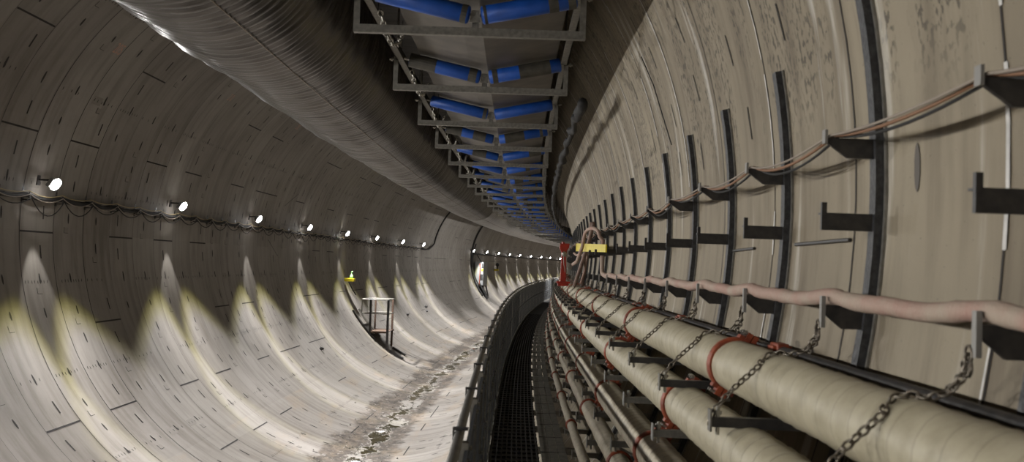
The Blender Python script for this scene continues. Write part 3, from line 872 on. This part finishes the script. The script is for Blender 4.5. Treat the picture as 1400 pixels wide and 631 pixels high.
# ------------------------------------------------------------------ lamps on the left wall
LAMPS = [14.38+5.36*k for k in range(-6, 0)]+[14.38, 19.69, 25.06, 30.39, 35.82, 41.27, 47.28, 52.96]+[70.8, 76.5, 81.9, 87.2, 92.3, 98.0, 103.5, 108.3, 113.9, 119.4, 125, 130.5, 136]
LH, LU = .955, -6.75
def beam_nodes(L, rim):
    # the lens throws a yellow fringe along the wall side of each beam
    L.use_nodes = True; nt = L.node_tree; N = nt.nodes; em = N['Emission']
    tc = N.new('ShaderNodeTexCoord'); sp = N.new('ShaderNodeSeparateXYZ'); nt.links.new(tc.outputs['Normal'], sp.inputs[0])
    ab = N.new('ShaderNodeMath'); ab.operation = 'ABSOLUTE'; nt.links.new(sp.outputs[2], ab.inputs[0])
    mr = N.new('ShaderNodeMapRange'); nt.links.new(ab.outputs[0], mr.inputs[0])
    mr.inputs[1].default_value = rim[0]; mr.inputs[2].default_value = rim[1]; mr.inputs[3].default_value = 1; mr.inputs[4].default_value = 0
    lo = N.new('ShaderNodeMapRange'); nt.links.new(sp.outputs[1], lo.inputs[0])
    lo.inputs[1].default_value = .10; lo.inputs[2].default_value = -.15; lo.inputs[3].default_value = 0; lo.inputs[4].default_value = 1
    ml = N.new('ShaderNodeMath'); ml.operation = 'MULTIPLY'; nt.links.new(mr.outputs[0], ml.inputs[0]); nt.links.new(lo.outputs[0], ml.inputs[1])
    mx = N.new('ShaderNodeMix'); mx.data_type = 'RGBA'; nt.links.new(ml.outputs[0], mx.inputs[0])
    mx.inputs[6].default_value = (.95, .96, 1.0, 1); mx.inputs[7].default_value = (1.0, .97, .10, 1)
    nt.links.new(mx.outputs[2], em.inputs[0]); em.inputs[1].default_value = 1.0
def make_lamp(s):
    t = thing('wall_lamp', 'x', 'lamp', s, LU, LH)
    M_ = frame_at(s, LU, LH)
    mb = MB(); uw = wall_u(LH, -1)-LU
    mb.box(M_, uw, -.04, -.012, .012, .05, .075); mb.box(M_, uw, uw+.02, -.05, .05, -.02, .14); mb.build('wall_arm', BLACKA, t)
    tilt = M_ @ Matrix.Rotation(math.radians(33), 4, 'Y')
    mb = MB(); mb.box(tilt, -.07, -.012, -.13, .13, -.07, .07); mb.box(tilt, -.09, -.07, -.08, .08, -.05, .05); mb.build('housing', LHOUSE, t, bevel=.01)
    mb = MB(); mb.lathe(tilt @ Matrix.Rotation(PI/2, 4, 'Y') @ Matrix.Scale(1.0, 4), [(.095, -.012), (.095, .0), (.08, .032), (.035, .05)], 16); mb.build('lens', LENS, t, smooth=True)
    # broad beam across the tunnel
    def aim(down, az): d, a = math.radians(down), math.radians(az); return (math.cos(d)*math.cos(a), math.cos(d)*math.sin(a), -math.sin(d))
    for nm, half, W_, dirv, blend, rim, so in (('broad_beam', 72, BROAD_W, aim(24, 0), .75, None, .06),
                                               ('wing_beam', 34, WING_W, aim(56, 38), .45, (.835, .895), .06),
                                               ('wing_beam', 34, WING_W, aim(56, -38), .45, (.835, .895), .06),
                                               ('narrow_beam', 22, LOBE_W, aim(88, 0), .35, None, .02)):
        L = bpy.data.lights.new(nm, 'SPOT'); L.energy = W_; L.spot_size = math.radians(2*half); L.spot_blend = blend; L.shadow_soft_size = so
        L.color = (1, .985, .96)
        if rim: beam_nodes(L, rim)
        o = bpy.data.objects.new(nm, L); C.objects.link(o); o.parent = t
        o.location = Vector(dirv)*.07
        o.rotation_euler = Vector(dirv).to_track_quat('-Z', 'Y').to_euler()
    return t
def lamp_label(o, k):
    n = k-5
    if n >= 1: o['label'] = 'glowing white wall lamp on the left wall, %s from the photograph\'s left edge' % nth(n)
    else: o['label'] = 'wall lamp on the left wall outside the photograph, %s before its left edge' % nth(1-n)
    o['category'] = 'wall lamp'; o['group'] = 'lamps along the left wall'
lp = make_lamp(LAMPS[0]); lamp_label(lp, 0)
for k, s in enumerate(LAMPS[1:]): lamp_label(place_copy(lp, s, LU, LH), k+1)
for k, s in enumerate((57.5, 65.0)):                     # two unseen lamps added beyond the bend to light the far left wall
    c = place_copy(lp, s, 1.28, LH); m = frame_at(s, 1.28, LH) @ Matrix.Rotation(PI, 4, 'Z'); c.matrix_world = m; roots[c.name] = m
    c['label'] = 'added unseen wall lamp on the right wall beyond the bend, %s of two' % ('nearer', 'farther')[k]; c['category'] = 'wall lamp'; c['group'] = 'added lamps on the right wall'

# cable run under the lamps
t = thing('lamp_cable_run', 'dark bundled cables strung along the left wall under the lamps', 'cables', 0, wall_u(.75, -1), .70)
mb = MB(); pts = []; rad = []; s = -12.0; R_ = random.Random(2)
while s < 53.5:
    ph = s % 1.0; pts.append(P(s, wall_u(.75, -1)+.07, .765-.03*math.sin(PI*ph)+R_.uniform(-.008, .008))); rad.append(.034+R_.uniform(-.006, .008)); s += .125
mb.tube(pts, rad, 8); mb.build('black_bundle', CABB, t, smooth=True)
mb = MB(); pts = []; rad = []; s = 71.0
while s < 140:
    ph = s % 1.0; pts.append(P(s, wall_u(.75, -1)+.07, .765-.03*math.sin(PI*ph))); rad.append(.04); s += .25
mb.tube(pts, rad, 8); mb.build('black_bundle', CABB, t, smooth=True)
for j in range(3):
    mb = MB(); pts = []; s = -4.0
    while s < 53:
        ph = s % 1.0; R2 = random.Random(int(s)*5+j); sg = (.05+.06*j)*R2.uniform(.6, 1.3)*(2.2 if (int(s) == 14 and j == 2) else 1)
        pts.append(P(s, wall_u(.75, -1)+.10+.02*j, .83-.05*j-sg*4*ph*(1-ph))); s += .125
    mb.tube(pts, .008, 5); mb.build('loose_cable', (CABY, CABG, CABB)[j], t, smooth=True)
for k in list(range(0, 53)):
    mb = MB(); M_ = frame_at(k, wall_u(.75, -1), .75); mb.box(M_, 0, .12, -.012, .012, -.06, -.045); mb.box(M_, 0, .015, -.025, .025, -.09, .16); mb.box(M_, .11, .12, -.012, .012, -.06, .06)
    mb.build('cable_bracket', BLACKA, t)

# hoses rounding the lining
def ring_hose(s, d0, d1, name, label, grp, r=.05, ds=0.0, off=.08):
    mb = MB(); n = 60
    mb.tube([W(s+ds*math.sin(PI*k/n), d0+(d1-d0)*k/n, off) for k in range(n+1)], r, 8)
    tag(mb.build(name, CABB, smooth=True), label, 'cable', grp)
mb = MB(); n = 40; pts = [W(57.2-.2*k/n, 120+(50.0)*k/n, .1) for k in range(n+1)]
pts += [W(56.6, 172, .1), W(55.6, 175, .1), W(54.4, 175.5, .1), W(53.4, 175, .1)]
mb.tube(pts, .045, 8)
tag(mb.build('arched_cable', CABB, smooth=True), 'black cable dropping down the left wall to the end of the nearer lamp run', 'cable', 'black cables rounding the lining')
ring_hose(71.2, 118, 219, 'arched_cable', 'thick black cable curving down the left wall past the white cabinet', 'black cables rounding the lining', .06)
mb = MB(); mb.tube([W(71.9-.5*math.sin(PI*k/30), 165+44*k/30, .12) for k in range(31)], .04, 8)
tag(mb.build('arched_cable', CABB, smooth=True), 'second black cable hanging close beside the white cabinet', 'cable', 'black cables rounding the lining')

# white electrical cabinet
cs = 72.8; cu = wall_u(-.7, -1)
t = thing('electrical_cabinet', 'white electrical cabinet on the far left wall beneath the lamps', 'cabinet', cs, cu+.4, -1.6)
M_ = frame_at(cs, 0, -.66)
mb = MB(); mb.box(M_, cu+.10, cu+.75, -.9, .9, -.93, .82); mb.build('enclosure', WHITEP, t, bevel=.03)
mb = MB(); mb.box(M_, cu+.75, cu+.765, -.82, -.02, -.86, .75); mb.build('door', WHITEP, t)
mb = MB(); mb.box(M_, cu+.75, cu+.765, .02, .82, -.86, .75); mb.build('door', WHITEP, t)
mb = MB(); mb.box(M_, cu+.60, cu+.77, -.94, -.9, .4, .7); mb.box(M_, cu+.55, cu+.70, -.93, -.9, -.5, -.1); mb.build('side_fitting', CABB, t)
mb = MB(); mb.box(M_, cu+.58, cu+.72, -.925, -.9, .15, .32); mb.build('warning_plate', YEL, t)
mb = MB(); mb.tube([M_ @ Vector((cu+.48, -.94, .7)), M_ @ Vector((cu+.50, -.96, -.2)), M_ @ Vector((cu+.47, -.94, -1.0))], .03, 6); mb.build('red_cable', RED, t)
mb = MB()
for y in (-.75, .75):
    mb.tube([M_ @ Vector((cu+.7, y, -.95)), M_ @ Vector((wall_u(-2.41, -1)+.02, y, -1.75))], .05, 6); mb.tube([M_ @ Vector((cu+.2, y, -.95)), M_ @ Vector((wall_u(-2.26, -1)+.02, y, -1.6))], .05, 6)
mb.box(M_, cu+.0, cu+.7, -.85, .85, -1.0, -.94)
mb.build('support_frame', BLACKA, t)
mb = MB(); mb.tube([W(72.2, 205+18*k/14, .08) for k in range(15)], .09, 6); mb.tube([W(71.9, 206+14*k/14, .22) for k in range(15)], .05, 6); mb.build('cable_tail', CABB, t)
# wall cable from lamp to cabinet top
mb = MB(); mb.tube([P(70.9, LU, .95), P(71.6, LU+.1, .7), P(72.2, cu+.5, .17)], .03, 6)
tag(mb.build('supply_cable', CABB), 'short black cable from the lamp down to the white cabinet', 'cable')

# small yellow bracket with a green beacon
t = thing('beacon_bracket', 'small yellow box with a pale green beacon on the left wall', 'beacon', 36.1, -6.74, -.82)
M_ = frame_at(36.1, -6.74, -.20)
mb = MB(); mb.box(M_, -.10, .26, -.15, .15, -.62, -.50); mb.build('yellow_box', YEL, t, bevel=.008)
mb = MB(); mb.lathe(M_ @ Matrix.Translation((.14, 0, -.498)), [(.055, 0), (.062, .02), (.06, .09), (.03, .13), (.02, .16), (.016, .20)], 14); mb.build('beacon_lens', GREENM, t, smooth=True)
mb = MB(); mb.lathe(M_ @ Matrix.Translation((.16, 0, -.298)), [(.012, 0), (.03, .02), (.032, .05), (.012, .07)], 12); mb.build('beacon_cap', GREENM, t, smooth=True)
mb = MB(); mb.tube([W(36.6+.05*k, 196.5+7*k/10, .07) for k in range(11)], .025, 6); mb.build('dark_conduit', CABB, t)
t = thing('wall_marker', 'tiny black and yellow fitting on the far left wall beyond the white cabinet', 'marker', 81.0, -6.7, -.5)
M_ = frame_at(81.0, -6.72, 0)
mb = MB(); mb.box(M_, -.2, .15, -.2, .2, -.52, -.36); mb.build('yellow_base', YEL, t)
mb = MB(); mb.lathe(M_ @ Matrix.Translation((.05, 0, -.36)), [(.05, 0), (.06, .2), (.14, .3), (.14, .42), (.05, .5)], 12); mb.build('black_top', CABB, t)

# access stand standing on the slope of the left side
t = thing('access_platform', 'small scaffold stand of dark posts and pale rails on the lower left wall', 'scaffold', 36.3, -5.4, -3.2)
M_ = frame_at(36.3, 0, 0)
def gy(u): return ZC-math.sqrt(RT**2-(u-UC)**2)
near, far_ = -.62, .62
ul, ur = -5.75, -5.10
top = -1.44
def post(u, y, h0, mt, r=.03, h1=top):
    mb = MB(); mb.box(M_, u-r, u+r, y-r, y+r, h0, h1); mb.build('post', mt, t)
mb_ = None
post(ul, near, -2.69, BLACKA, .035); post(ul-.06, far_, -2.63, WOODM); post(ur, near, -3.26, BLACKA, .04); post(ur-.05, far_, -3.22, WOODM, .035)
mb = MB()
mb.box(M_, ul-.02, ur+.02, near-.03, near+.03, -2.66, -2.60); mb.box(M_, ul-.08, ur+.02, far_-.03, far_+.03, -2.64, -2.58)
mb.box(M_, ul, ur, near, far_, -2.62, -2.595); mb.build('platform', WOODM, t)
for h in (top-.0, -1.95):
    mb = MB(); uo = ul-.33
    ring = [M_ @ Vector(p) for p in ((uo, near, h), (ur, near, h), (ur, far_, h), (uo, far_, h))]
    mb.tube([ring[0], ring[1]], .022, 8); mb.tube([ring[1], ring[2]], .022, 8); mb.tube([ring[2], ring[3]], .022, 8); mb.tube([ring[3], ring[0]], .022, 8)
    mb.build('guard_rail', GALV, t)
mb = MB()
for y in (near, far_): mb.tube([M_ @ Vector((ul-.33, y, -1.97)), M_ @ Vector((ul-.33, y, top+.02))], .022, 8)
mb.build('rail_upright', GALV, t)
for nm, s_, d0, d1, lab, w in (('nearer', 35.75, 211, 229.5, 'long dark curved skid bar on the left wall, left of the access stand', .10), ('farther', 36.75, 211, 228.5, 'greyer curved skid bar on the left wall behind the access stand', .09),
                            ('lower', 35.75, 238, 245.5, 'dark curved skid bar below the access stand, nearer of the lower pair', .10), ('lower2', 36.75, 237, 244.5, 'dark curved skid bar below the access stand, farther of the lower pair', .09)):
    mb = MB(); vs = []; fs = []; n = 16
    for k in range(n+1):
        d = d0+(d1-d0)*k/n
        vs += [W(s_-w, d, .005), W(s_+w, d, .005), W(s_+w, d, .07), W(s_-w, d, .07)]
    for i in range(n):
        for k in range(4): fs.append((4*i+k, 4*i+(k+1) % 4, 4*i+4+(k+1) % 4, 4*i+4+k))
    fs += [(3, 2, 1, 0), (4*n, 4*n+1, 4*n+2, 4*n+3)]; mb.add(vs, fs)
    tag(mb.build('skid_bar', BLACKA if nm != 'farther' else GALVD), lab, 'steel bar', 'skid bars round the access stand')
t = thing('steel_mat', 'dark and grey steel mat lying on the slope under the access stand', 'mat', 36.2, -5.6, -3)
mb = MB(); n = 16
for k in range(n):
    d = 222+14*k/n; bar(mb, 35.85, 36.7, d, .03, 0, .03)
for s_ in (35.9, 36.25, 36.65): arc_strip(mb, s_, .03, 222, 236, 0, off=.035)
mb.build('grid', GALVD, t)
mb = MB(); arc_strip(mb, 36.2, .7, 219.5, 224.5, 0, off=.06); mb.build('dark_plate', BLACKA, t)

# a loose block and rubble bits on the left floor slope
def rock(s, deg, sz, name='debris_lump', label='', mt=BLACKA, grp='debris on the invert slope'):
    mb = MB(); R_ = random.Random(int(s*31+deg)); c = W(s, deg, sz*.4)
    vs = []; fs = []
    for i in range(5):
        th = PI*i/4
        for j in range(7):
            q = 2*PI*j/7; rr_ = sz*R_.uniform(.7, 1.1)
            vs.append(c+Vector((rr_*math.sin(th)*math.cos(q), rr_*math.sin(th)*math.sin(q), rr_*.6*math.cos(th))))
    for i in range(4):
        for j in range(7): fs.append((i*7+j, i*7+(j+1) % 7, (i+1)*7+(j+1) % 7, (i+1)*7+j))
    mb.add(vs, fs); return tag(mb.build(name, mt), label, 'debris', grp)
rock(28.6, 224.3, .085, label='small black lump with a pale top on the left slope, below the access stand')
rock(45.0, 221, .08, label='small dark lump on the left slope right of the access stand')
rock(50.0, 222, .10, label='small dark lump beyond the access stand, lower of two close ones')
rock(50.6, 218.5, .10, label='small dark lump beyond the access stand, upper of two close ones')
R_ = random.Random(21)
mb = MB()
for k in range(420):
    s_ = R_.uniform(15, 60); d = R_.gauss(264, 5.0); sz = R_.uniform(.008, .03); c = W(s_, d, sz*.4)
    vs = [c+Vector((R_.uniform(-1, 1), R_.uniform(-1, 1), R_.uniform(-.4, .6)))*sz for _ in range(4)]
    vs = [c+Vector((sz, 0, 0)), c+Vector((-sz*.8, sz*.4, 0)), c+Vector((0, -sz, .2*sz)), c+Vector((R_.uniform(-.3, .3)*sz, 0, sz*.8)), c+Vector((0, 0, -sz*.6))]
    mb.add(vs, [(0, 1, 3), (1, 2, 3), (2, 0, 3), (1, 0, 4), (2, 1, 4), (0, 2, 4)])
tag(mb.build('gravel', SCUFF), 'scattered gravel crumbs in the muddy drain strip', 'gravel', kind='stuff')
